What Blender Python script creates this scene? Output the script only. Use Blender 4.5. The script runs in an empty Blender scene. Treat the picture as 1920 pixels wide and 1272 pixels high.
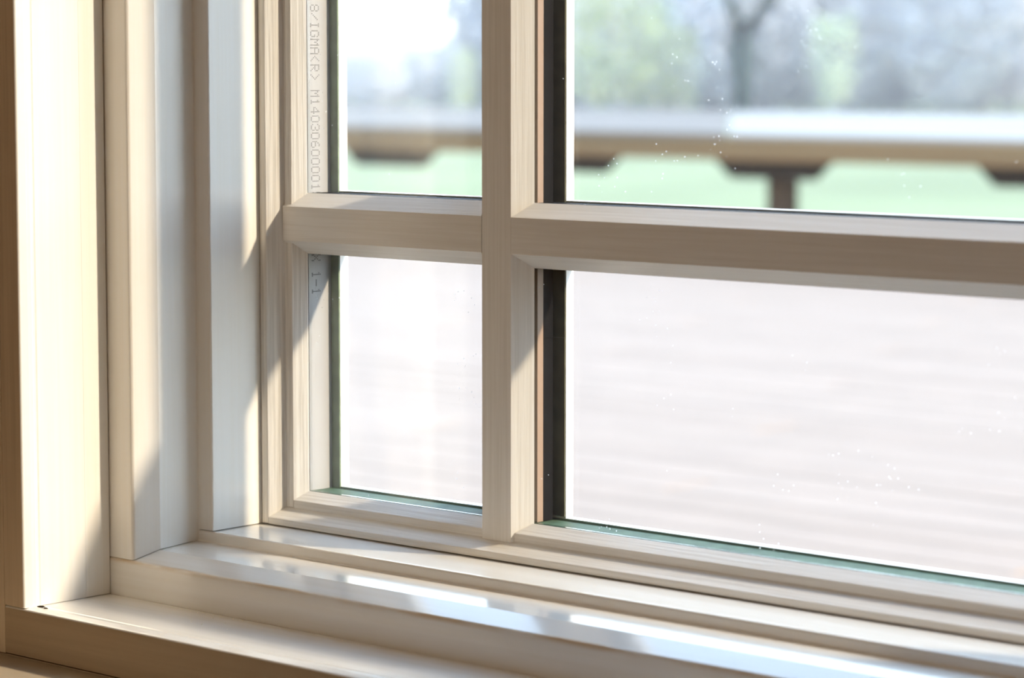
import bpy, bmesh, math, random
from mathutils import Vector, Matrix
random.seed(7)
SC = bpy.context.scene
COL = SC.collection
MM = 0.001

# ------------------------------------------------------------------ camera
cam_d = bpy.data.cameras.new('camera')
cam = bpy.data.objects.new('camera', cam_d); COL.objects.link(cam)
CAM = Vector((1.0798, -1.1803, 0.0865))
PITCH, YAW = math.radians(5.5406), math.radians(47.5733)
FWD = Vector((-math.cos(YAW) * math.cos(PITCH), math.sin(YAW) * math.cos(PITCH), -math.sin(PITCH)))
cam.location = CAM
cam.rotation_euler = FWD.to_track_quat('-Z', 'Y').to_euler()
cam_d.sensor_width = 36.0
cam_d.lens = 36.0 * 5340.0 / 1920.0
cam_d.clip_start, cam_d.clip_end = 0.05, 900
cam_d.dof.use_dof = True
cam_d.dof.focus_distance = 1.66
cam_d.dof.aperture_fstop = 8.0
cam_d.dof.aperture_blades = 9
SC.camera = cam

# ------------------------------------------------------------------ light
SUN_DIR = Vector((-2.65, -1.0, -1.74)).normalized()          # the way the sunlight travels
sun_d = bpy.data.lights.new('sun', 'SUN')
sun_d.energy = 7.4; sun_d.angle = math.radians(2.6); sun_d.color = (1.0, 0.815, 0.63)
sun = bpy.data.objects.new('sun', sun_d); COL.objects.link(sun)
sun.rotation_euler = SUN_DIR.to_track_quat('-Z', 'Y').to_euler()
sun.location = -SUN_DIR * 30

W = bpy.data.worlds.new('sky'); SC.world = W; W.use_nodes = True
nt = W.node_tree; nt.nodes.clear()
o_ = nt.nodes.new('ShaderNodeOutputWorld'); b_ = nt.nodes.new('ShaderNodeBackground')
tc = nt.nodes.new('ShaderNodeTexCoord'); sx = nt.nodes.new('ShaderNodeSeparateXYZ')
cr = nt.nodes.new('ShaderNodeValToRGB')
cr.color_ramp.elements[0].position = 0.0; cr.color_ramp.elements[0].color = (0.94, 0.96, 1.0, 1)
cr.color_ramp.elements[1].position = 0.9; cr.color_ramp.elements[1].color = (0.40, 0.61, 1.0, 1)
e = cr.color_ramp.elements.new(0.25); e.color = (0.68, 0.83, 1.0, 1)
nt.links.new(tc.outputs['Generated'], sx.inputs[0]); nt.links.new(sx.outputs['Z'], cr.inputs[0])
nt.links.new(cr.outputs[0], b_.inputs['Color']); nt.links.new(b_.outputs[0], o_.inputs[0])
b_.inputs['Strength'].default_value = 4.0

SC.view_settings.view_transform = 'Standard'
SC.view_settings.look = 'None'
SC.view_settings.gamma = 1.0
SC.view_settings.use_curve_mapping = False
SC.view_settings.exposure = 0.70
SC.cycles.use_denoising = True
SC.cycles.max_bounces = 10
SC.cycles.diffuse_bounces = 5
SC.cycles.glossy_bounces = 5
SC.cycles.transmission_bounces = 6
SC.cycles.transparent_max_bounces = 24
SC.cycles.caustics_reflective = False
SC.cycles.caustics_refractive = False
SC.cycles.sample_clamp_indirect = 6.0

FILL_W = 4.6            # watts of each added fill light over the unseen room

# ------------------------------------------------------------------ materials
def mat(name, col, rough=0.5, spec=0.5, grain=None, amount=0.10, bump=0.0, scale=120.0, coat=0.0, blotch=0.0, rnd=0.0):
    """Painted or plain surface. grain = 'X' | 'Y' | 'Z': streaks running along that axis."""
    m = bpy.data.materials.new(name); m.use_nodes = True
    t = m.node_tree; p = t.nodes['Principled BSDF']
    p.inputs['Roughness'].default_value = rough
    p.inputs['Specular IOR Level'].default_value = spec
    if coat:
        p.inputs['Coat Weight'].default_value = coat; p.inputs['Coat Roughness'].default_value = 0.12
    src = None
    base = t.nodes.new('ShaderNodeRGB'); base.outputs[0].default_value = (*col, 1)
    cur = base.outputs[0]
    tcn = t.nodes.new('ShaderNodeTexCoord')
    if grain:
        mp = t.nodes.new('ShaderNodeMapping')
        s = [1.0, 1.0, 1.0]; s['XYZ'.index(grain)] = 0.022
        mp.inputs['Scale'].default_value = s
        t.links.new(tcn.outputs['Object'], mp.inputs[0])
        n = t.nodes.new('ShaderNodeTexNoise'); n.inputs['Scale'].default_value = scale
        n.inputs['Detail'].default_value = 4; n.inputs['Roughness'].default_value = 0.6
        t.links.new(mp.outputs[0], n.inputs['Vector'])
        rp = t.nodes.new('ShaderNodeValToRGB')
        rp.color_ramp.elements[0].position = 0.36; rp.color_ramp.elements[1].position = 0.60
        d = 1.0 - amount
        rp.color_ramp.elements[0].color = (d, d * 0.99, d * 0.97, 1); rp.color_ramp.elements[1].color = (1, 1, 1, 1)
        t.links.new(n.outputs['Fac'], rp.inputs[0])
        mx = t.nodes.new('ShaderNodeMixRGB'); mx.blend_type = 'MULTIPLY'; mx.inputs[0].default_value = 1
        t.links.new(cur, mx.inputs[1]); t.links.new(rp.outputs[0], mx.inputs[2]); cur = mx.outputs[0]
        if bump:
            bp = t.nodes.new('ShaderNodeBump'); bp.inputs['Strength'].default_value = bump
            bp.inputs['Distance'].default_value = 0.0006
            t.links.new(n.outputs['Fac'], bp.inputs['Height']); t.links.new(bp.outputs[0], p.inputs['Normal'])
    elif bump:
        n = t.nodes.new('ShaderNodeTexNoise'); n.inputs['Scale'].default_value = scale; n.inputs['Detail'].default_value = 3
        t.links.new(tcn.outputs['Object'], n.inputs['Vector'])
        bp = t.nodes.new('ShaderNodeBump'); bp.inputs['Strength'].default_value = bump; bp.inputs['Distance'].default_value = 0.0005
        t.links.new(n.outputs['Fac'], bp.inputs['Height']); t.links.new(bp.outputs[0], p.inputs['Normal'])
    if blotch:
        n2 = t.nodes.new('ShaderNodeTexNoise'); n2.inputs['Scale'].default_value = scale * 0.12; n2.inputs['Detail'].default_value = 2
        t.links.new(tcn.outputs['Object'], n2.inputs['Vector'])
        r2 = t.nodes.new('ShaderNodeValToRGB'); d = 1 - blotch
        r2.color_ramp.elements[0].position = 0.35; r2.color_ramp.elements[1].position = 0.65
        r2.color_ramp.elements[0].color = (d, d, d, 1); r2.color_ramp.elements[1].color = (1, 1, 1, 1)
        t.links.new(n2.outputs['Fac'], r2.inputs[0])
        mx = t.nodes.new('ShaderNodeMixRGB'); mx.blend_type = 'MULTIPLY'; mx.inputs[0].default_value = 1
        t.links.new(cur, mx.inputs[1]); t.links.new(r2.outputs[0], mx.inputs[2]); cur = mx.outputs[0]
    if rnd:
        oi = t.nodes.new('ShaderNodeObjectInfo')
        r3 = t.nodes.new('ShaderNodeValToRGB'); d = 1 - rnd
        r3.color_ramp.elements[0].color = (d, d * .98, d * .96, 1); r3.color_ramp.elements[1].color = (1, 1, 1, 1)
        t.links.new(oi.outputs['Random'], r3.inputs[0])
        mx = t.nodes.new('ShaderNodeMixRGB'); mx.blend_type = 'MULTIPLY'; mx.inputs[0].default_value = 1
        t.links.new(cur, mx.inputs[1]); t.links.new(r3.outputs[0], mx.inputs[2]); cur = mx.outputs[0]
    t.links.new(cur, p.inputs['Base Color'])
    return m

CREAM = (0.81, 0.785, 0.73)
M = {}
M['paint_up'] = mat('cream_paint_upright', CREAM, 0.26, 0.5, 'Z', 0.012, 0.12, 260)
M['paint_along'] = mat('cream_paint_level', CREAM, 0.22, 0.5, 'X', 0.03, 0.10, 260)
M['paint_sill'] = mat('gloss_paint_sill', CREAM, 0.16, 0.6, 'X', 0.03, 0.06, 200, coat=0.35)
M['sash_up'] = mat('painted_pine_upright', CREAM, 0.34, 0.5, 'Z', 0.21, 0.4, 620)
M['sash_along'] = mat('painted_pine_level', CREAM, 0.34, 0.5, 'X', 0.12, 0.35, 620)
M['bar_up'] = mat('painted_bar_upright', CREAM, 0.34, 0.5, 'Z', 0.09, 0.3, 420)
M['bar_along'] = mat('painted_bar_level', CREAM, 0.24, 0.5, 'X', 0.07, 0.2, 420)
M['white_ext'] = mat('white_outside_paint', (0.80, 0.80, 0.78), 0.4)
M['spacer'] = mat('grey_aluminium_spacer', (0.32, 0.315, 0.31), 0.5, 0.5)
M['bronze'] = mat('bronze_spacer', (0.26, 0.17, 0.11), 0.45, 0.5)
M['black'] = mat('black_spacer', (0.006, 0.006, 0.007), 0.7, 0.06)
M['olive'] = mat('olive_gasket', (0.085, 0.085, 0.05), 0.6, 0.15, blotch=0.35, scale=900)
M['green'] = mat('green_gasket', (0.19, 0.26, 0.15), 0.5, 0.4, blotch=0.3, scale=900)
M['teal'] = mat('teal_gasket', (0.075, 0.125, 0.08), 0.6, 0.12, blotch=0.3, scale=900)
M['ink'] = mat('grey_ink', (0.02, 0.02, 0.025), 0.8, 0.1)
M['wall'] = mat('warm_plaster', (0.50, 0.40, 0.29), 0.85, 0.2, bump=0.2, scale=300)
M['ceiling'] = mat('ceiling_plaster', (0.80, 0.74, 0.65), 0.9, 0.2)
M['floor'] = mat('oak_floor', (0.33, 0.18, 0.08), 0.5, 0.3, 'X', 0.25, 0.2, 60)
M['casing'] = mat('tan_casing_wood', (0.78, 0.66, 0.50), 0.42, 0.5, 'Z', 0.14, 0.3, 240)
M['apron_shaded'] = mat('shaded_tan_apron', (0.52, 0.415, 0.29), 0.42, 0.5, 'X', 0.10, 0.3, 240)  # apron tan, darkened: the shade on its front is put into the colour
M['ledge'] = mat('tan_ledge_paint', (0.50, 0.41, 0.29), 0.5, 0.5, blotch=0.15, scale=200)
M['dirt'] = mat('dark_crumb', (0.06, 0.045, 0.03), 0.9, 0.1)
M['chip'] = mat('cream_paint_chip', (0.80, 0.72, 0.56), 0.6, 0.3)
M['deck'] = mat('bleached_deck_wood', (0.216, 0.162, 0.124), 0.75, 0.3, 'X', 0.08, 0.2, 40, blotch=0.10, rnd=0.09)
M['joist'] = mat('dark_joist', (0.12, 0.10, 0.08), 0.9, 0.1)
M['seat_white'] = mat('bleached_seat_wood', (0.20, 0.185, 0.165), 0.6, 0.3, 'X', 0.1, 0.1, 40)
M['seat_shaded'] = mat('shaded_seat_wood', (0.122, 0.106, 0.091), 0.7, 0.3, 'X', 0.15, 0.1, 40)  # same bench seat, with the shade on its left part put into the colour
M['fascia'] = mat('brown_fascia_wood', (0.165, 0.098, 0.045), 0.7, 0.2, 'X', 0.35, 0.1, 20)
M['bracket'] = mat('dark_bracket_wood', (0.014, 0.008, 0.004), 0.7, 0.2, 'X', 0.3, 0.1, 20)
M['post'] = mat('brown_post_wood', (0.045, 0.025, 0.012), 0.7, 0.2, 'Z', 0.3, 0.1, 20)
M['lawn'] = mat('spring_lawn', (0.165, 0.19, 0.105), 0.9, 0.1, blotch=0.22, scale=3.0)
M['bark'] = mat('grey_bark', (0.37, 0.385, 0.415), 0.9, 0.1, 'Z', 0.3, 0, 8, rnd=0.2)
M['bark_dark'] = mat('mossy_dark_bark', (0.016, 0.028, 0.026), 0.9, 0.1, 'Z', 0.3, 0, 8)
M['twig'] = mat('pale_twigs', (0.46, 0.47, 0.49), 0.9, 0.1, rnd=0.25)
M['leaf'] = mat('young_leaves', (0.28, 0.33, 0.18), 0.8, 0.2, rnd=0.25)
M['brush'] = mat('bare_brush', (0.38, 0.385, 0.405), 0.9, 0.1, rnd=0.3)
lm = bpy.data.materials.new('fill_panel_glow'); lm.use_nodes = True  # glowing panel of the added, unseen fill lights
lp = lm.node_tree.nodes['Principled BSDF']; lp.inputs['Base Color'].default_value = (1, .95, .85, 1)
lp.inputs['Emission Color'].default_value = (1, .88, .72, 1); lp.inputs['Emission Strength'].default_value = 2.0
M['fill_panel'] = lm

def glass(name, dust):
    m = bpy.data.materials.new(name); m.use_nodes = True
    t = m.node_tree; t.nodes.clear()
    out = t.nodes.new('ShaderNodeOutputMaterial')
    tr = t.nodes.new('ShaderNodeBsdfTransparent'); tr.inputs[0].default_value = (0.985, 0.995, 0.988, 1)
    gl = t.nodes.new('ShaderNodeBsdfGlossy'); gl.inputs['Roughness'].default_value = 0.0
    ge = t.nodes.new('ShaderNodeNewGeometry')
    dt = t.nodes.new('ShaderNodeVectorMath'); dt.operation = 'DOT_PRODUCT'
    t.links.new(ge.outputs['Incoming'], dt.inputs[0]); t.links.new(ge.outputs['Normal'], dt.inputs[1])
    def mth(op, a, b):
        n = t.nodes.new('ShaderNodeMath'); n.operation = op
        for k, v in enumerate((a, b)):
            if v is None: continue
            if isinstance(v, (int, float)): n.inputs[k].default_value = v
            else: t.links.new(v, n.inputs[k])
        return n.outputs[0]
    fr = mth('ADD', mth('MULTIPLY', mth('POWER', mth('SUBTRACT', 1.0, mth('ABSOLUTE', dt.outputs['Value'], None)), 5.0), 0.96), 0.04)
    mx = t.nodes.new('ShaderNodeMixShader')
    t.links.new(fr, mx.inputs[0]); t.links.new(tr.outputs[0], mx.inputs[1]); t.links.new(gl.outputs[0], mx.inputs[2])
    cur = mx.outputs[0]
    if dust:
        tcn = t.nodes.new('ShaderNodeTexCoord')
        vo = t.nodes.new('ShaderNodeTexVoronoi'); vo.inputs['Scale'].default_value = 260
        nz = t.nodes.new('ShaderNodeTexNoise'); nz.inputs['Scale'].default_value = 34; nz.inputs['Detail'].default_value = 2
        t.links.new(tcn.outputs['Object'], vo.inputs['Vector']); t.links.new(tcn.outputs['Object'], nz.inputs['Vector'])
        a = t.nodes.new('ShaderNodeMath'); a.operation = 'LESS_THAN'; a.inputs[1].default_value = 0.10
        b = t.nodes.new('ShaderNodeMath'); b.operation = 'GREATER_THAN'; b.inputs[1].default_value = 0.63
        c = t.nodes.new('ShaderNodeMath'); c.operation = 'MULTIPLY'
        d = t.nodes.new('ShaderNodeMath'); d.operation = 'MULTIPLY_ADD'; d.inputs[1].default_value = 0.5; d.inputs[2].default_value = 0.003
        t.links.new(vo.outputs['Distance'], a.inputs[0]); t.links.new(nz.outputs['Fac'], b.inputs[0])
        t.links.new(a.outputs[0], c.inputs[0]); t.links.new(b.outputs[0], c.inputs[1]); t.links.new(c.outputs[0], d.inputs[0])
        df = t.nodes.new('ShaderNodeBsdfTranslucent'); df.inputs[0].default_value = (.9, .9, .88, 1)
        m2 = t.nodes.new('ShaderNodeMixShader')
        t.links.new(d.outputs[0], m2.inputs[0]); t.links.new(cur, m2.inputs[1]); t.links.new(df.outputs[0], m2.inputs[2]); cur = m2.outputs[0]
    t.links.new(cur, out.inputs[0])
    return m
M['glass_in'] = glass('dusty_window_glass', True)
M['glass_out'] = glass('window_glass', False)

def worn(m):
    """ochre wear where the paint has rubbed off along the front arris of the sill"""
    t = m.node_tree; p = t.nodes['Principled BSDF']; cur = p.inputs['Base Color'].links[0].from_socket
    tcn = t.nodes.new('ShaderNodeTexCoord'); sp_ = t.nodes.new('ShaderNodeSeparateXYZ'); t.links.new(tcn.outputs['Object'], sp_.inputs[0])
    def rng(sock, a, b, c, d):
        n = t.nodes.new('ShaderNodeMapRange'); n.inputs[1].default_value = a; n.inputs[2].default_value = b
        n.inputs[3].default_value = c; n.inputs[4].default_value = d; t.links.new(sock, n.inputs[0]); return n.outputs[0]
    def mul(a, b):
        n = t.nodes.new('ShaderNodeMath'); n.operation = 'MULTIPLY'; t.links.new(a, n.inputs[0]); t.links.new(b, n.inputs[1]); return n.outputs[0]
    mp = t.nodes.new('ShaderNodeMapping'); mp.inputs['Scale'].default_value = (22, 160, 160); t.links.new(tcn.outputs['Object'], mp.inputs[0])
    nz = t.nodes.new('ShaderNodeTexNoise'); nz.inputs['Scale'].default_value = 1.0; nz.inputs['Detail'].default_value = 5; t.links.new(mp.outputs[0], nz.inputs[0])
    f = mul(mul(rng(sp_.outputs[2], -.2122, -.2098, 0, 1), rng(sp_.outputs[2], -.2090, -.2080, 1, 0)), mul(rng(sp_.outputs[1], -.0950, -.0935, 1, 0), rng(nz.outputs['Fac'], .38, .60, 0, .75)))
    mx = t.nodes.new('ShaderNodeMixRGB'); mx.inputs[2].default_value = (0.60, 0.42, 0.22, 1)
    t.links.new(f, mx.inputs[0]); t.links.new(cur, mx.inputs[1]); t.links.new(mx.outputs[0], p.inputs['Base Color'])
worn(M['paint_sill'])

# ------------------------------------------------------------------ helpers
def tag(o, label=None, cat=None, group=None, kind=None):
    if label: o['label'] = label
    if cat: o['category'] = cat
    if group: o['group'] = group
    if kind: o['kind'] = kind
    return o

def empty(name, loc=(0, 0, 0), rz=0.0):
    o = bpy.data.objects.new(name, None); o.location = loc; o.rotation_euler = (0, 0, rz)
    o.empty_display_size = 0.1
    COL.objects.link(o); return o

def link(name, bm, m, parent=None, smooth=False):
    bmesh.ops.recalc_face_normals(bm, faces=bm.faces)
    me = bpy.data.meshes.new(name); bm.to_mesh(me); bm.free()
    me.materials.append(M[m] if isinstance(m, str) else m)
    if smooth:
        for p in me.polygons: p.use_smooth = True
    o = bpy.data.objects.new(name, me); COL.objects.link(o)
    if parent: o.parent = parent
    return o

def fillet(pts, rad, seg=4):
    """round chosen corners of a closed 2-D outline; rad maps point number -> radius"""
    out = []; n = len(pts)
    for i, p in enumerate(pts):
        r = rad.get(i, 0)
        if not r: out.append(p); continue
        a = Vector(pts[i - 1]); b = Vector(p); c = Vector(pts[(i + 1) % n])
        u = (a - b).normalized(); v = (c - b).normalized()
        ang = u.angle(v); tl = min(r / math.tan(ang / 2), (a - b).length * .48, (c - b).length * .48)
        rr = tl * math.tan(ang / 2)
        ce = b + (u + v).normalized() * (rr / math.sin(ang / 2))
        s = b + u * tl - ce; e_ = b + v * tl - ce
        for k in range(seg + 1):
            w = (s * (1 - k / seg) + e_ * (k / seg)).normalized() * rr
            out.append(tuple(ce + w))
    return out

def prism(bm, prof, axis, lo, hi):
    """prof in mm. axis 'Z': (X,Y) outline run upwards; 'X': (Y,Z) outline run along X; 'Y': (X,Z) outline.
       lo / hi: mm, or a function of an outline point."""
    def put(p, a):
        if axis == 'Z': return (p[0] * MM, p[1] * MM, a * MM)
        if axis == 'X': return (a * MM, p[0] * MM, p[1] * MM)
        return (p[0] * MM, a * MM, p[1] * MM)
    L = lo if callable(lo) else (lambda p: lo)
    H = hi if callable(hi) else (lambda p: hi)
    a = [bm.verts.new(put(p, L(p))) for p in prof]
    b = [bm.verts.new(put(p, H(p))) for p in prof]
    n = len(prof)
    bm.faces.new(a[::-1]); bm.faces.new(b)
    for i in range(n): bm.faces.new((a[i], a[(i + 1) % n], b[(i + 1) % n], b[i]))

def member(name, m, prof, axis, lo, hi, parent, rad=None):
    bm = bmesh.new(); prism(bm, fillet(prof, rad or {}), axis, lo, hi)
    return link(name, bm, m, parent)

def box(bm, x0, x1, y0, y1, z0, z1):
    vs = [bm.verts.new((x, y, z)) for z in (z0, z1) for x, y in ((x0, y0), (x1, y0), (x1, y1), (x0, y1))]
    for f in ((0, 3, 2, 1), (4, 5, 6, 7), (0, 1, 5, 4), (1, 2, 6, 5), (2, 3, 7, 6), (3, 0, 4, 7)):
        bm.faces.new([vs[i] for i in f])

def boxo(name, m, x0, x1, y0, y1, z0, z1, parent=None, bev=0.0):
    bm = bmesh.new(); box(bm, x0, x1, y0, y1, z0, z1)
    if bev: bmesh.ops.bevel(bm, geom=bm.edges[:], offset=bev, segments=2, affect='EDGES', profile=0.5)
    return link(name, bm, m, parent)

def tube(bm, pts, radii, n=6):
    rings = []
    for i, p in enumerate(pts):
        d = (pts[min(i + 1, len(pts) - 1)] - pts[max(i - 1, 0)]).normalized()
        u = d.orthogonal().normalized(); v = d.cross(u)
        rings.append([bm.verts.new(p + (u * math.cos(k * 2 * math.pi / n) + v * math.sin(k * 2 * math.pi / n)) * radii[i]) for k in range(n)])
    for a, b in zip(rings, rings[1:]):
        for k in range(n): bm.faces.new((a[k], a[(k + 1) % n], b[(k + 1) % n], b[k]))
    bm.faces.new(rings[0][::-1]); bm.faces.new(rings[-1])

# ------------------------------------------------------------------ the room (setting)
XL, XR, YB, ZF, ZC = -1.5, 3.3, -4.2, -0.62, 1.95
OX0, OX1, OZ0, OZ1 = -0.2575, 0.8055, -0.2605, 1.1125        # rough opening of the window wall
YW = -0.1600
def wall(name, m, *b, label):
    o = boxo(name, m, *b); tag(o, label, 'wall', kind='structure'); return o
bm = bmesh.new()
box(bm, XL, OX0, YW, 0.030, ZF, ZC)
box(bm, OX1, XR, YW, 0.030, ZF, ZC)
box(bm, OX0, OX1, YW, 0.030, OZ1, ZC)
box(bm, OX0, OX1, YW, 0.030, ZF, OZ0)
tag(link('wall_front', bm, 'wall'), 'tan wall that holds the cream window', 'wall', kind='structure')
wall('wall_left', 'wall', XL - .1, XL, YB, 0.03, ZF, ZC, label='plain warm plaster side wall nearest the window jamb')
wall('wall_right', 'wall', XR, XR + .1, YB, 0.03, ZF, ZC, label='plain warm plaster side wall far from the jamb')
wall('wall_back', 'wall', XL - .1, XR + .1, YB - .1, YB, ZF, ZC, label='plain warm plaster wall opposite the window')
tag(boxo('floor', 'floor', XL - .1, XR + .1, YB - .1, 0.03, ZF - .12, ZF), 'oak floor of the room', 'floor', kind='structure')
tag(boxo('ceiling', 'ceiling', XL - .1, XR + .1, YB - .1, 0.03, ZC, ZC + .1), 'warm white ceiling of the room', 'ceiling', kind='structure')

def fill_light(x, y, label):  # unseen lights added overhead to give the room-facing faces a warm fill
    t = empty('fill_light', (x, y, ZC)); tag(t, label, 'fill light', 'added fill lights')
    fr = bmesh.new()
    for b in ((-.32, .32, -.32, -.30), (-.32, .32, .30, .32), (-.32, -.30, -.30, .30), (.30, .32, -.30, .30)):
        box(fr, b[0], b[1], b[2], b[3], -.05, 0)
    link('fill_frame', fr, 'white_ext', t)
    boxo('fill_panel', 'fill_panel', -.30, .30, -.30, .30, -.040, -.030, t)
    ld = bpy.data.lights.new('fill_glow', 'AREA'); ld.shape = 'SQUARE'; ld.size = 0.58
    ld.energy = FILL_W; ld.color = (1.0, 0.72, 0.44)
    lo = bpy.data.objects.new('fill_glow', ld); COL.objects.link(lo); lo.parent = t; lo.location = (0, 0, -.055)
fill_light(-0.2, -2.6, 'added square fill light nearer the window jamb side')
fill_light(2.0, -2.6, 'added square fill light over the far side of the room')

# ------------------------------------------------------------------ the window
win = empty('window_1', (0, 0, 0)); tag(win, 'cream painted wooden window with glazing bars, sunlit sill and jamb', 'window', kind='structure')
CXW, CZW = 274.0, 426.0          # middle of the sash glass, mm
mx_ = lambda x: 2 * CXW - x      # mirror across the middle: the far jamb
mz_ = lambda z: 2 * CZW - z      # mirror: the head
TOPZ, RIGX = mz_(-260.0), mx_(-256.0)

# outline of sill / head in (Y, Z)
SILL = [(-96, -259.5), (-96, -209.2), (-79.5, -203.8), (-48.8, -201.8), (-48.8, -195.1), (36, -194.6), (36, -259.5)]
SR = {1: 1.6, 2: 1.5, 3: 0.8, 4: 1.3}
member('sill_board', 'paint_sill', SILL, 'X', -255, RIGX, win, SR)
member('head_board', 'paint_along', [(y, mz_(z)) for y, z in SILL], 'X', -255, RIGX, win, SR)
def sill_z(y):
    pts = [(-200, -209.2), (-96, -209.2), (-79.5, -203.8), (-48.8, -201.8), (-48.79, -195.1), (36, -194.6), (200, -194.6)]
    for (a, za), (b, zb) in zip(pts, pts[1:]):
        if a <= y <= b: return za + (zb - za) * (y - a) / max(b - a, 1e-6)
JAMB = [(-255.5, -95.7), (-217.3, -95.7), (-211.9, -78.8), (-211.9, -48.8), (-198.9, -48.8), (-198.9, 36), (-255.5, 36)]
JR = {1: 2.6, 2: 1.2, 3: 0.7, 4: 1.3}
JLO = lambda p: sill_z(p[1] + 0.01) + 0.55
member('jamb_board', 'paint_up', JAMB, 'Z', JLO, TOPZ, win, JR)
member('jamb_board', 'paint_up', [(mx_(x), y) for x, y in JAMB], 'Z', JLO, TOPZ, win, JR)
# jamb extension (room side), split by a hairline joint, with a beaded nosing
def ext(u):        # outline: u = wall-side coordinate, opening-side coordinate positive inwards
    return [(-255.8 + u, -161.2), (-238.0 + u, -161.2), (-237.3 + u, -155.5), (-237.3 + u, -152.4), (-238.3 + u, -151.2), (-238.3 + u, -149.6),
            (-237.9 + u, -148.6), (-237.9 + u, -114.9), (-255.8 + u, -114.9)]
ER = {1: 1.4, 3: 0.6, 4: 0.5, 6: 0.4}
member('jamb_extension', 'paint_up', ext(0), 'Z', -231.0, TOPZ, win, ER)
member('jamb_extension', 'paint_up', [(mx_(x), y) for x, y in ext(0)], 'Z', -231.0, TOPZ, win, ER)
def face_front(o, m):          # colours the room-facing edge of the board tan
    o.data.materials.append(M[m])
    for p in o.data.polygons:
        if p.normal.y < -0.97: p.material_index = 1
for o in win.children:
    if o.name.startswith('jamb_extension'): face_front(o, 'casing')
SUB = [(-255.8, -114.78), (-238.0, -114.78), (-238.0, -96.5), (-255.8, -96.5)]
member('jamb_lining', 'paint_up', SUB, 'Z', -230.9, TOPZ, win, {1: .3})
member('jamb_lining', 'paint_up', [(mx_(x), y) for x, y in SUB], 'Z', -230.9, TOPZ, win, {1: .3})
STOOL = [(-161.2, -259.5), (-161.2, -231.8), (-155.5, -230.6), (-152.4, -230.6), (-151.2, -231.6), (-149.6, -231.6), (-148.6, -231.2), (-96.6, -231.2), (-96.6, -259.5)]
face_front(member('stool_board', 'paint_sill', STOOL, 'X', -255.8, RIGX, win, {1: 1.4, 3: .6, 4: .5, 6: .4}), 'apron_shaded')
member('head_extension', 'paint_along', [(y, mz_(z)) for y, z in STOOL], 'X', -255.8, RIGX, win, {1: 1.4, 3: .6, 4: .5, 6: .4})

# sash
STILE = [(-198.0, -8.9), (-192.9, -8.9), (-187.4, 1.4), (-187.4, 11), (-187.4, 30), (-198.0, 30)]
RAIL = [(-8.9, -194.1), (-8.9, -190.2), (1.4, -184.4), (11, -184.4), (30, -184.4), (30, -194.1)]
member('sash_stile', 'sash_up', STILE, 'Z', -193.9, mz_(-193.9), win, {1: .9, 2: .5})
member('sash_stile', 'sash_up', [(mx_(x), y) for x, y in STILE], 'Z', -193.9, mz_(-193.9), win, {1: .9, 2: .5})
member('sash_rail', 'sash_along', RAIL, 'X', -192.4, mx_(-192.4), win, {1: .9, 2: .5})
member('sash_rail', 'sash_along', [(y, mz_(z)) for y, z in RAIL], 'X', -192.4, mx_(-192.4), win, {1: .9, 2: .5})
BEADV = [(-187.6, 1.6), (-181.4, 1.6), (-176.2, 10.8), (-187.6, 10.8)]
BEADH = [(1.6, -184.6), (1.6, -179.7), (10.8, -174.0), (10.8, -184.6)]
member('glazing_bead', 'sash_up', BEADV, 'Z', -184.2, mz_(-184.2), win, {1: .7, 2: .5})
member('glazing_bead', 'sash_up', [(mx_(x), y) for x, y in BEADV], 'Z', -184.2, mz_(-184.2), win, {1: .7, 2: .5})
member('glazing_bead', 'sash_along', BEADH, 'X', -181.0, mx_(-181.0), win, {1: .7, 2: .5})
member('glazing_bead', 'sash_along', [(y, mz_(z)) for y, z in BEADH], 'X', -181.0, mx_(-181.0), win, {1: .7, 2: .5})

# glazing bars (room side)
BARV = [(-30.4, 10.8), (-22.1, 0), (0, 0), (8.3, 10.8)]
def slope_foot(p):   # foot of an upright bar sits on the sloping rail
    return -190.2 + min(max((p[1] + 8.9) / 10.3, 0), 1) * 5.8 + 0.15
BARH = [(10.8, 8.1), (0, 0), (0, -20.7), (10.8, -28.8)]
for f in (lambda x: x, mx_):
    member('muntin', 'bar_up', [(f(x), y) for x, y in BARV], 'Z', slope_foot, lambda p: mz_(slope_foot(p)), win, {1: .45, 2: .45})
for g in (lambda z: z, mz_):
    pr = [(y, g(z)) for y, z in BARH]
    cope = lambda y: max(y, 0) / 10.8 * 8.3
    member('muntin', 'bar_along', pr, 'X', -187.3, lambda p: -22.4 - cope(p[0]) + .0, win, {1: .45, 2: .45})
    member('muntin', 'bar_along', pr, 'X', lambda p: 0.25 + cope(p[0]), lambda p: mx_(0.25 + cope(p[0])), win, {1: .45, 2: .45})
    member('muntin', 'bar_along', pr, 'X', lambda p: mx_(-22.4 - cope(p[0])), mx_(-187.3), win, {1: .45, 2: .45})

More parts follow.
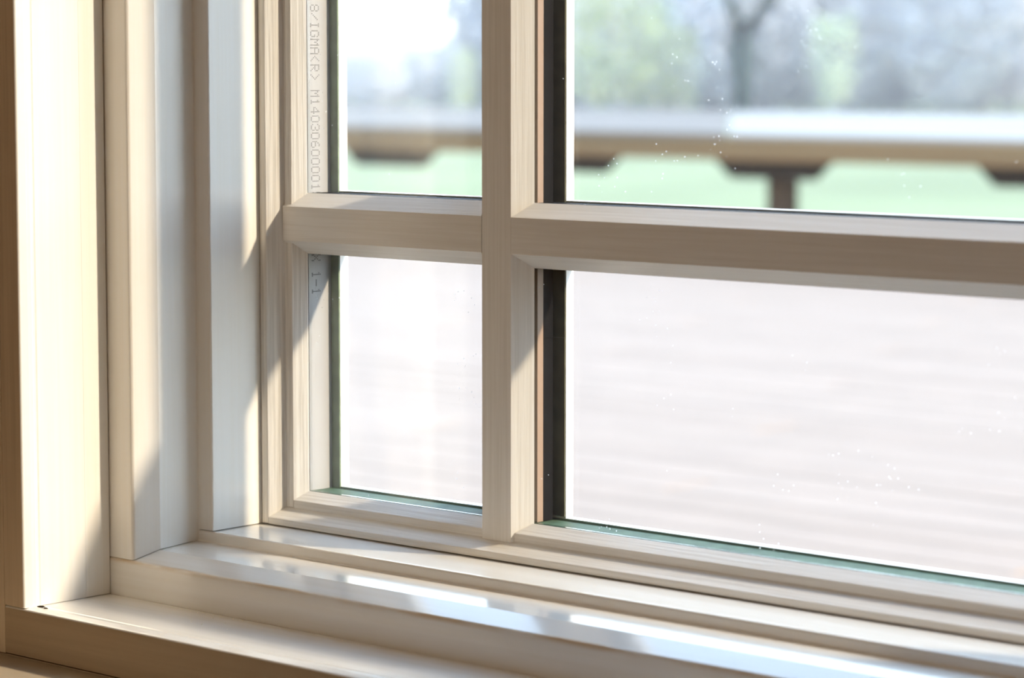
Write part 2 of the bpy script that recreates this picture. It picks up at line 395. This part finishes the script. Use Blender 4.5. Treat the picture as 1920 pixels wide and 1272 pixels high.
# sealed glazing unit
GX0, GX1, GZ0, GZ1 = -.1762, mx_(-176.2) * MM, -.1742, mz_(-174.2) * MM
SZ0, SZ1 = -.1838, mz_(-183.8) * MM
boxo('glass_pane', 'glass_in', GX0, GX1, .0110, .0131, GZ0, GZ1, win)
boxo('glass_pane', 'glass_out', GX0, GX1, .0272, .0297, GZ0, GZ1, win)
sp = []
for f in (lambda x: x, mx_):
    a, b = sorted((f(-186.0) * MM, f(-176.3) * MM))
    sp.append(boxo('spacer_bar', 'spacer', a, b, .0109, .0296, SZ0, SZ1, win))
for g in (lambda z: z, mz_):
    a, b = sorted((g(-183.8) * MM, g(-174.3) * MM))
    boxo('spacer_bar', 'teal', -.1762, mx_(-176.2) * MM, .0109, .0296, a, b, win)
for f in (lambda x: x, mx_):
    a, b = sorted((f(-30.4) * MM, f(8.4) * MM))
    o = boxo('spacer_bar', 'bronze', a, b, .0133, .0182, -.174, mz_(-174) * MM, win); o['label'] = 'bronze strip between the panes'
    a, b = sorted((f(-30.2) * MM, f(8.1) * MM))
    for z0, z1 in ((-174.0, -69.35), (-69.25, 400.0), (400.4, mz_(-174.0))):
        o = boxo('spacer_backing', 'black', a, b, .0184, .0268, z0 * MM, z1 * MM, win)
for g in (lambda z: z, mz_):
    a, b = sorted((g(8.0) * MM, g(-28.6) * MM))
    for x0, x1 in ((-176.2, -30.5), (8.5, mx_(8.5)), (mx_(-30.5), mx_(-176.2))):
        boxo('spacer_bar', 'black', x0 * MM, x1 * MM, .0133, .0268, a, b, win)
# outside: gaskets, stops and bars in white
for f in (lambda x: x, mx_):
    a, b = sorted((f(-187.3) * MM, f(-169.6) * MM)); boxo('gasket', 'green', a, b, .0298, .0304, -.184, mz_(-184) * MM, win)
    a, b = sorted((f(-197.9) * MM, f(-169.2) * MM)); boxo('outer_stop', 'white_ext', a, b, .0305, .0372, -.194, mz_(-194) * MM, win)
    for z0, z1 in ((-172.0, -69.35), (-69.25, 400.0), (400.3, mz_(-172))):
        a, b = sorted((f(-48.3) * MM, f(14.4) * MM)); boxo('gasket', 'olive', a, b, .0298, .0304, z0 * MM, z1 * MM, win)
    a, b = sorted((f(-48.6) * MM, f(14.9) * MM)); boxo('outer_muntin', 'white_ext', a, b, .0305, .0368, -.173, mz_(-173) * MM, win)
for g in (lambda z: z, mz_):
    a, b = sorted((g(-184.2) * MM, g(-173.4) * MM)); boxo('gasket', 'teal', -.1694, mx_(-169.4) * MM, .0298, .0304, a, b, win)
    a, b = sorted((g(-194) * MM, g(-173.0) * MM)); boxo('outer_stop', 'white_ext', -.169, mx_(-169) * MM, .0305, .0372, a, b, win)
    a, b = sorted((g(-29.0) * MM, g(8.9) * MM))
    for x0, x1 in ((-169, -48.8), (15.1, mx_(15.1)), (mx_(-48.8), mx_(-169))):
        boxo('outer_muntin', 'white_ext', x0 * MM, x1 * MM, .0305, .0368, a, b, win)
        boxo('gasket', 'olive', x0 * MM, x1 * MM, .0298, .0304, a + .0006, b - .0006, win)
# outside casing that covers the frame edge
bm = bmesh.new()
for b in ((-.30, -.197, -.26, 1.112), (.745, .85, -.26, 1.112), (-.30, .85, 1.045, 1.15), (-.30, .85, -.31, -.1945)):
    box(bm, b[0], b[1], .0375, .052, b[2], b[3])
link('outer_casing', bm, 'white_ext', win)

# dot-matrix date code printed on the spacer
FONT = {
 '0': '01110 10001 10001 10001 10001 10001 01110', '1': '00100 01100 00100 00100 00100 00100 01110', '3': '01110 10001 00001 00110 00001 10001 01110',
 '4': '00010 00110 01010 10010 11111 00010 00010', '5': '11111 10000 11110 00001 00001 10001 01110', '6': '00110 01000 10000 11110 10001 10001 01110',
 '8': '01110 10001 10001 01110 10001 10001 01110', '/': '00000 00001 00010 00100 01000 10000 00000', 'I': '01110 00100 00100 00100 00100 00100 01110',
 'G': '01110 10001 10000 10011 10001 10001 01110', 'M': '10001 11011 10101 10101 10001 10001 10001', 'A': '01110 10001 10001 11111 10001 10001 10001',
 '<': '00010 00100 01000 10000 01000 00100 00010', '>': '01000 00100 00010 00001 00010 00100 01000', 'R': '11110 10001 10001 11110 10100 10010 10001',
 '-': '00000 00000 00000 11111 00000 00000 00000', 'X': '10001 10001 01010 00100 01010 10001 10001', ' ': '00000 ' * 7}
def dots(text, z_first, pitch=5.14, dot=0.30, y0=13.9, yh=1.08, dark=1):
    bm = bmesh.new()
    for i, ch in enumerate(text):
        rows = FONT[ch].split()
        for r_ in range(7):
            for c_ in range(5):
                if rows[r_][c_] == '1':
                    y = y0 + (6 - r_) * yh                  # the tops of the letters point outdoors
                    z = z_first - i * pitch - (c_ - 2) * pitch / 6.0
                    ry, rz = dot * 1.15, dot
                    v = [bm.verts.new((-.17622, (y + ry * math.cos(k * math.pi / 3)) * MM, (z + rz * math.sin(k * math.pi / 3)) * MM)) for k in range(6)]
                    w = [bm.verts.new((-.1764, q.co.y, q.co.z)) for q in v]
                    bm.faces.new(v); bm.faces.new(w[::-1])
                    for k in range(6): bm.faces.new((v[k], v[(k + 1) % 6], w[(k + 1) % 6], w[k]))
    return bm
o = link('lettering', dots('8/IGMA<R> M140306000015', 119.5), 'ink', sp[0]); o['label'] = 'grey dot matrix code'
o = link('lettering', dots('X 1-1', -31.6, dot=.36), 'ink', sp[0]); o['label'] = 'dark dot matrix code'

# casing and ledges on the room side
t = member('trim_1', 'casing', [(-330, -161.3), (-256.3, -161.3), (-256.3, -159.9), (-330, -159.9)], 'Z', -259.8, TOPZ, None, {1: .5})
tag(t, 'tan flat casing strip at the window edge', 'trim', kind='structure')
t = member('trim_2', 'casing', [(mx_(-330), -161.3), (mx_(-256.3), -161.3), (mx_(-256.3), -159.9), (mx_(-330), -159.9)], 'Z', -259.8, TOPZ, None)
tag(t, 'tan flat casing strip on the far side of the window', 'trim', kind='structure')
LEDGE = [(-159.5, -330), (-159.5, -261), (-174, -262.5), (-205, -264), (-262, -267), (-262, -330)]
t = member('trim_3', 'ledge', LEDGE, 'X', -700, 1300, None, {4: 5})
tag(t, 'tan painted ledge running below the window apron', 'trim', kind='structure')

# ------------------------------------------------------------------ crumbs on the sill
def lump(bm, x, y, z, s, n=5):
    vs = [bm.verts.new((x + random.uniform(-1, 1) * s, y + random.uniform(-1, 1) * s, z + random.uniform(0, 1.0) * s)) for _ in range(6)]
    bmesh.ops.convex_hull(bm, input=vs)
def splinter(x, y, z, l, w, rz, label):
    bm = bmesh.new()
    pts = [Vector((-l / 2, 0, w * .5)), Vector((-l * .2, w * .2, w * .6)), Vector((l * .2, 0, w * .7)), Vector((l / 2, -w * .2, w * .5))]
    tube(bm, pts, [w * .2, w * .5, w * .5, w * .1], 5)
    o = link('splinter', bm, 'dirt'); o.location = (x, y, z); o.rotation_euler = (0, 0, rz)
    tag(o, label, 'debris')
splinter(-.2315, -.1535, -.2308, .0060, .0011, 0.3, 'longer dark splinter in the corner of the stool nosing')
splinter(-.2262, -.1545, -.2309, .0024, .0010, 1.1, 'short dark splinter beside the longer one')
splinter(-.235, -.185, -.2628, .0045, .0018, 0.9, 'dark crumb lying on the tan ledge below the apron')
bm = bmesh.new()
for i in range(46):
    lump(bm, random.uniform(-.16, -.03), -.0968 - abs(random.gauss(0, .0035)) - .001, -.2312, random.uniform(.0001, .0004))
for i in range(10): lump(bm, random.uniform(-.145, -.10), random.uniform(-.125, -.10), -.2312, random.uniform(.0003, .0007))
for i in range(26): lump(bm, random.uniform(-.19, .10), -.0495 - abs(random.gauss(0, .001)), sill_z(-49.5) * MM, random.uniform(.0002, .0005))
for i in range(14): lump(bm, random.uniform(-.21, -.20), random.uniform(-.08, -.05), sill_z(-60) * MM, random.uniform(.0001, .0004))
for i in range(8): lump(bm, random.uniform(-.19, .1), random.uniform(-.045, -.012), -.1949, random.uniform(.0002, .0004))
tag(link('crumbs', bm, 'chip'), 'fine cream crumbs of paint and dust along the sill joints', 'debris', kind='stuff')

# ------------------------------------------------------------------ outdoors
DZ = ZF
deck = empty('deck', (0, 0, DZ)); tag(deck, 'sun bleached deck of long boards outside the window', 'deck', kind='structure')
pm = bmesh.new(); box(pm, -1.8, 1.8, -.0675, .0675, -.030, 0)
bmesh.ops.bevel(pm, geom=[e for e in pm.edges], offset=.004, segments=1, affect='EDGES')
first = link('deck_plank', pm, 'deck', deck)
y = .14; row = 0; n = 0
while y < 7.55:
    off = (row * 1.37) % 3.6
    for k in range(4):
        x = -9.0 + off + k * 3.604
        if x > 4.0: continue
        p = first if n == 0 else first.copy()
        if n: COL.objects.link(p); p.parent = deck
        p.location = (x, y, random.uniform(-.002, .0)); n += 1
    y += .1405; row += 1
j = bmesh.new()
for k in range(14): box(j, -10.5 + k * 1.2, -10.46 + k * 1.2, .07, 7.55, -.20, -.032)
link('deck_joist', j, 'joist', deck)['kind'] = 'stuff'
boxo('rim_board', 'fascia', -10.8, 5.5, 7.56, 7.60, -.25, -.002, deck)

tag(boxo('ground', 'lawn', -220, 120, 0.1, 260, -1.30, -1.10), 'pale green spring lawn beyond the deck', 'lawn', kind='structure')

BY = 6.894
bench = empty('deck_bench', (-5.2, BY, DZ)); tag(bench, 'long wooden bench at the deck edge with bleached seat and dark brackets', 'bench')
bench.location = (0, 0, 0)
def seat(x0, x1, m, lab):
    skew = .77                      # slanted ends follow the edge of the painted shade
    ya, yb, za, zb = BY - .014, BY + .45, -.166, -.095
    for k in range(3):
        u0, u1 = k / 3 + .006, (k + 1) / 3 - .006
        pa = (ya + (yb - ya) * u0, za + (zb - za) * u0); pb = (ya + (yb - ya) * u1, za + (zb - za) * u1)
        b2 = bmesh.new()
        prism(b2, [(pa[0] * 1000, pa[1] * 1000 - 14), (pb[0] * 1000, pb[1] * 1000 - 14), (pb[0] * 1000, pb[1] * 1000), (pa[0] * 1000, pa[1] * 1000)], 'X', lambda p: x0 * 1000 - skew * (p[0] - BY * 1000), lambda p: x1 * 1000 - skew * (p[0] - BY * 1000))
        o = link('seat_board', b2, m, bench); o['label'] = lab
seat(-5.245, -2.0, 'seat_white', 'bleached white seat board')
seat(-9.2, -5.255, 'seat_shaded', 'seat board coloured grey for shade')
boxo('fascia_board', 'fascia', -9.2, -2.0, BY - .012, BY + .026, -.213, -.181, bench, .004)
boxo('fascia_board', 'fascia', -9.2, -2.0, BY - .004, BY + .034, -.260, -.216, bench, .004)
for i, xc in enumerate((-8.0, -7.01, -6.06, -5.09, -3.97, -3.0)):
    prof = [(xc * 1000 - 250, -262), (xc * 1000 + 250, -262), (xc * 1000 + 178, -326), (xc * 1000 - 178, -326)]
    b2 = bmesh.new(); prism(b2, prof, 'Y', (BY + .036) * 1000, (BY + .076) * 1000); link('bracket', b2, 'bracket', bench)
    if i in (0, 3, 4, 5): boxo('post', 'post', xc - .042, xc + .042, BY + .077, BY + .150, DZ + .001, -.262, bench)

# thin spring haze over the lawn and the wood
hz = bpy.data.materials.new('spring_haze'); hz.use_nodes = True
ht = hz.node_tree; ht.nodes.clear()
ho = ht.nodes.new('ShaderNodeOutputMaterial'); hv = ht.nodes.new('ShaderNodeVolumeScatter')
hv.inputs['Color'].default_value = (0.96, 0.97, 1.0, 1); hv.inputs['Density'].default_value = 0.0032; hv.inputs['Anisotropy'].default_value = 0.2
ht.links.new(hv.outputs[0], ho.inputs['Volume']); M['haze'] = hz
hb = boxo('haze', 'haze', -200, 60, 14, 230, -1.09, 16)
tag(hb, 'thin pale haze hanging over the lawn and the wood', 'haze', kind='stuff')

# trees -----------------------------------------------------------------
HOR = Vector((-math.cos(YAW), math.sin(YAW), 0)); SIDE = Vector((math.sin(YAW), math.cos(YAW), 0))
GZ = -1.10
def spot(dist, side):            # metres ahead of the window corner and metres sideways
    p = CAM + HOR * dist + SIDE * side; return (p.x, p.y, GZ)

def grow_tree(seed, h, r, nb, fork=None, twigs=90, lean=0.0):
    rn = random.Random(seed); tr = bmesh.new(); tw = bmesh.new()
    pts = [Vector((0, 0, -.1))]
    for k in range(1, 8):
        pts.append(Vector((rn.gauss(0, .03) * h * .12 * k / 7 + lean * k / 7, rn.gauss(0, .03) * h * .12 * k / 7, h * k / 7)))
    top = 2 if fork else 7
    if fork:
        pts = [Vector((0, 0, -.1)), Vector((.02, 0, fork * .5)), Vector((0, 0, fork))]
        tube(tr, pts, [r * .85, r * .9, r * 1.3], 8)
        starts = [(pts[2], .7 * r)] * 4
    else:
        tube(tr, pts, [r * (1.25 - k / 7 * 1.05) for k in range(8)], 7)
        starts = []
        for _ in range(nb):
            k = rn.uniform(1.6, 6.7); i = int(k); p = pts[i].lerp(pts[min(i + 1, 7)], k - i)
            starts.append((p, r * (.55 - .06 * k)))
    for q, (p, rr) in enumerate(starts):
        a = q * 2.4 + rn.uniform(-.5, .5); el = rn.uniform(.5, 1.1)
        L = h * rn.uniform(.22, .42) * (1.5 if fork else 1)
        d = Vector((math.cos(a) * math.cos(el), math.sin(a) * math.cos(el), math.sin(el)))
        bp = [p, p + d * L * .35 + Vector((0, 0, L * .03)), p + d * L * .7 + Vector((rn.gauss(0, .05) * L, rn.gauss(0, .05) * L, L * .12)), p + d * L + Vector((0, 0, L * .25))]
        tube(tr, bp, [rr, rr * .7, rr * .45, rr * .15], 5)
        for _ in range(max(2, twigs // max(len(starts), 1))):
            u = rn.uniform(.2, 1); i = min(int(u * 3), 2); s = bp[i].lerp(bp[i + 1], u * 3 - i)
            dd = (d + Vector((rn.gauss(0, .6), rn.gauss(0, .6), rn.gauss(.2, .4)))).normalized()
            ll = L * rn.uniform(.15, .45)
            tube(tw, [s, s + dd * ll * .5, s + dd * ll + Vector((0, 0, ll * .15))], [.018, .013, .005], 3)
    return tr, tw

def tree(name, bms, bark, loc, label, group=None, rz=0.0):
    t = empty(name, loc, rz); tag(t, label, 'tree', group)
    link('trunk', bms[0], bark, t, True)
    o = link('twigs', bms[1], 'twig', t); o['kind'] = 'stuff'
    return t
def dup(t, loc, rz, s):
    c = t.copy(); COL.objects.link(c); c.location = loc; c.rotation_euler = (0, 0, rz); c.scale = (s, s, s)
    for ch in t.children:
        d = ch.copy(); COL.objects.link(d); d.parent = c
    return c

tree('forked_tree', grow_tree(5, 7.0, .17, 0, fork=1.58, twigs=90), 'bark_dark', spot(45, (1388 - 960) / 5340 * 45), 'dark forked tree trunk standing alone in front of the pale wood')
LB, GB = 'bare grey trunk in the blurred wood beyond the lawn', 'bare trees of the wood beyond the lawn'
protos = [tree('bare_tree', grow_tree(11 + i, 11 + i, .13 + .03 * i, 12, twigs=150), 'bark', spot(76 + 4 * i, 1.0 + 3.6 * i), LB, GB, i * 1.3) for i in range(4)]
rr = random.Random(21)
for i in range(64):
    d = rr.uniform(68, 105)
    px = rr.uniform(880, 2050) if i % 8 else rr.uniform(600, 900)
    if px < 900: d = rr.uniform(95, 115)
    dup(protos[i % 4], spot(d, (px - 960) / 5340 * d), rr.uniform(0, 6.28), rr.uniform(.75, 1.25))

def leafy(seed, w, h, n, s):
    rn = random.Random(seed); fo = bmesh.new(); st = bmesh.new()
    for k in range(7):
        a = rn.uniform(0, 6.28); d = Vector((math.cos(a) * w * .35, math.sin(a) * w * .35, h * rn.uniform(.6, .9)))
        tube(st, [Vector((0, 0, -.05)), d * .5 + Vector((0, 0, h * .1)), d], [.03, .022, .008], 4)
    for _ in range(n):
        a = rn.uniform(0, 6.28); q = math.sqrt(rn.random()); z = rn.uniform(.12, 1)
        rad = w * .5 * q * math.sin(min(z * 2.2, 1.57)) * (1.15 - z * .55)
        c = Vector((math.cos(a) * rad, math.sin(a) * rad, z * h))
        u = Vector((rn.gauss(0, 1), rn.gauss(0, 1), rn.gauss(0, 1))).normalized(); v = u.orthogonal().normalized()
        ss = s * rn.uniform(.6, 1.2)
        fo.faces.new([fo.verts.new(c + u * ss), fo.verts.new(c + v * ss * .5), fo.verts.new(c - u * ss), fo.verts.new(c - v * ss * .5)])
    return st, fo
def shrub(name, bms, leaf, loc, label, group):
    t = empty(name, loc); tag(t, label, 'shrub', group)
    link('stems', bms[0], 'bark', t)['kind'] = 'stuff'
    link('leaves', bms[1], leaf, t)['kind'] = 'stuff'
    return t
GL = {1225: 'green leafing shrub second to the left of the forked tree', 1100: 'green leafing shrub right beside the upright glazing bar', 1275: 'smallest green leafing shrub, next to the forked tree',
      1560: 'green leafing shrub to the right of the forked tree', 868: 'low green leafing shrub behind the narrow upper left pane'}
LG, GG = 'tallest green leafing shrub, in the middle of the green row', 'green shrubs at the wood edge'
g0 = shrub('leafing_shrub', leafy(3, 2.4, 3.6, 480, .13), 'leaf', spot(60, (1160 - 960) / 5340 * 60), LG, GG)
for px, d, s in ((1225, 62, .7), (1100, 61, .95), (1275, 62, .55), (1560, 62, .62), (868, 64, .42)):
    o = dup(g0, spot(d, (px - 960) / 5340 * d), px, s); o['label'] = GL[px]
LH, GH = 'grey leafless brush thicket under the trees', 'grey brush thickets'
h0 = shrub('brush_thicket', leafy(4, 3.4, 2.3, 1700, .12), 'brush', spot(84, (1720 - 960) / 5340 * 84), LH, GH)
for i in range(44):
    d = rr.uniform(64, 74) if i % 2 else rr.uniform(74, 95); px = 600 + i * 33 + rr.uniform(-20, 20)
    s = rr.uniform(.62, .76) if px < 900 else rr.uniform(.9, 1.7)
    dup(h0, spot(d, (px - 960) / 5340 * d), rr.uniform(0, 6), s)
# the depth of the wood: hundreds of thin far stems nobody could count
bm = bmesh.new()
for i in range(1100):
    d = rr.uniform(100, 160); px = rr.uniform(560, 2150)
    hgt = rr.uniform(5, 13) if px > 900 else rr.uniform(1.2, 2.6)
    x, y_, z = spot(d, (px - 960) / 5340 * d)
    b0 = Vector((x, y_, z - .1)); q = Vector((rr.gauss(0, .25), rr.gauss(0, .25), hgt))
    r0 = rr.uniform(.05, .16)
    tube(bm, [b0, b0 + q * .5, b0 + q], [r0, r0 * .8, r0 * .3], 4)
    for k in range(5):
        s = b0 + q * rr.uniform(.15, .95); a = rr.uniform(0, 6.28); l = rr.uniform(.5, 1.6)
        tube(bm, [s, s + Vector((math.cos(a) * l, math.sin(a) * l, l * .8))], [.035, .01], 3)
tag(link('woods', bm, 'brush'), 'pale blurred mass of far bare woodland', 'woodland', kind='stuff')
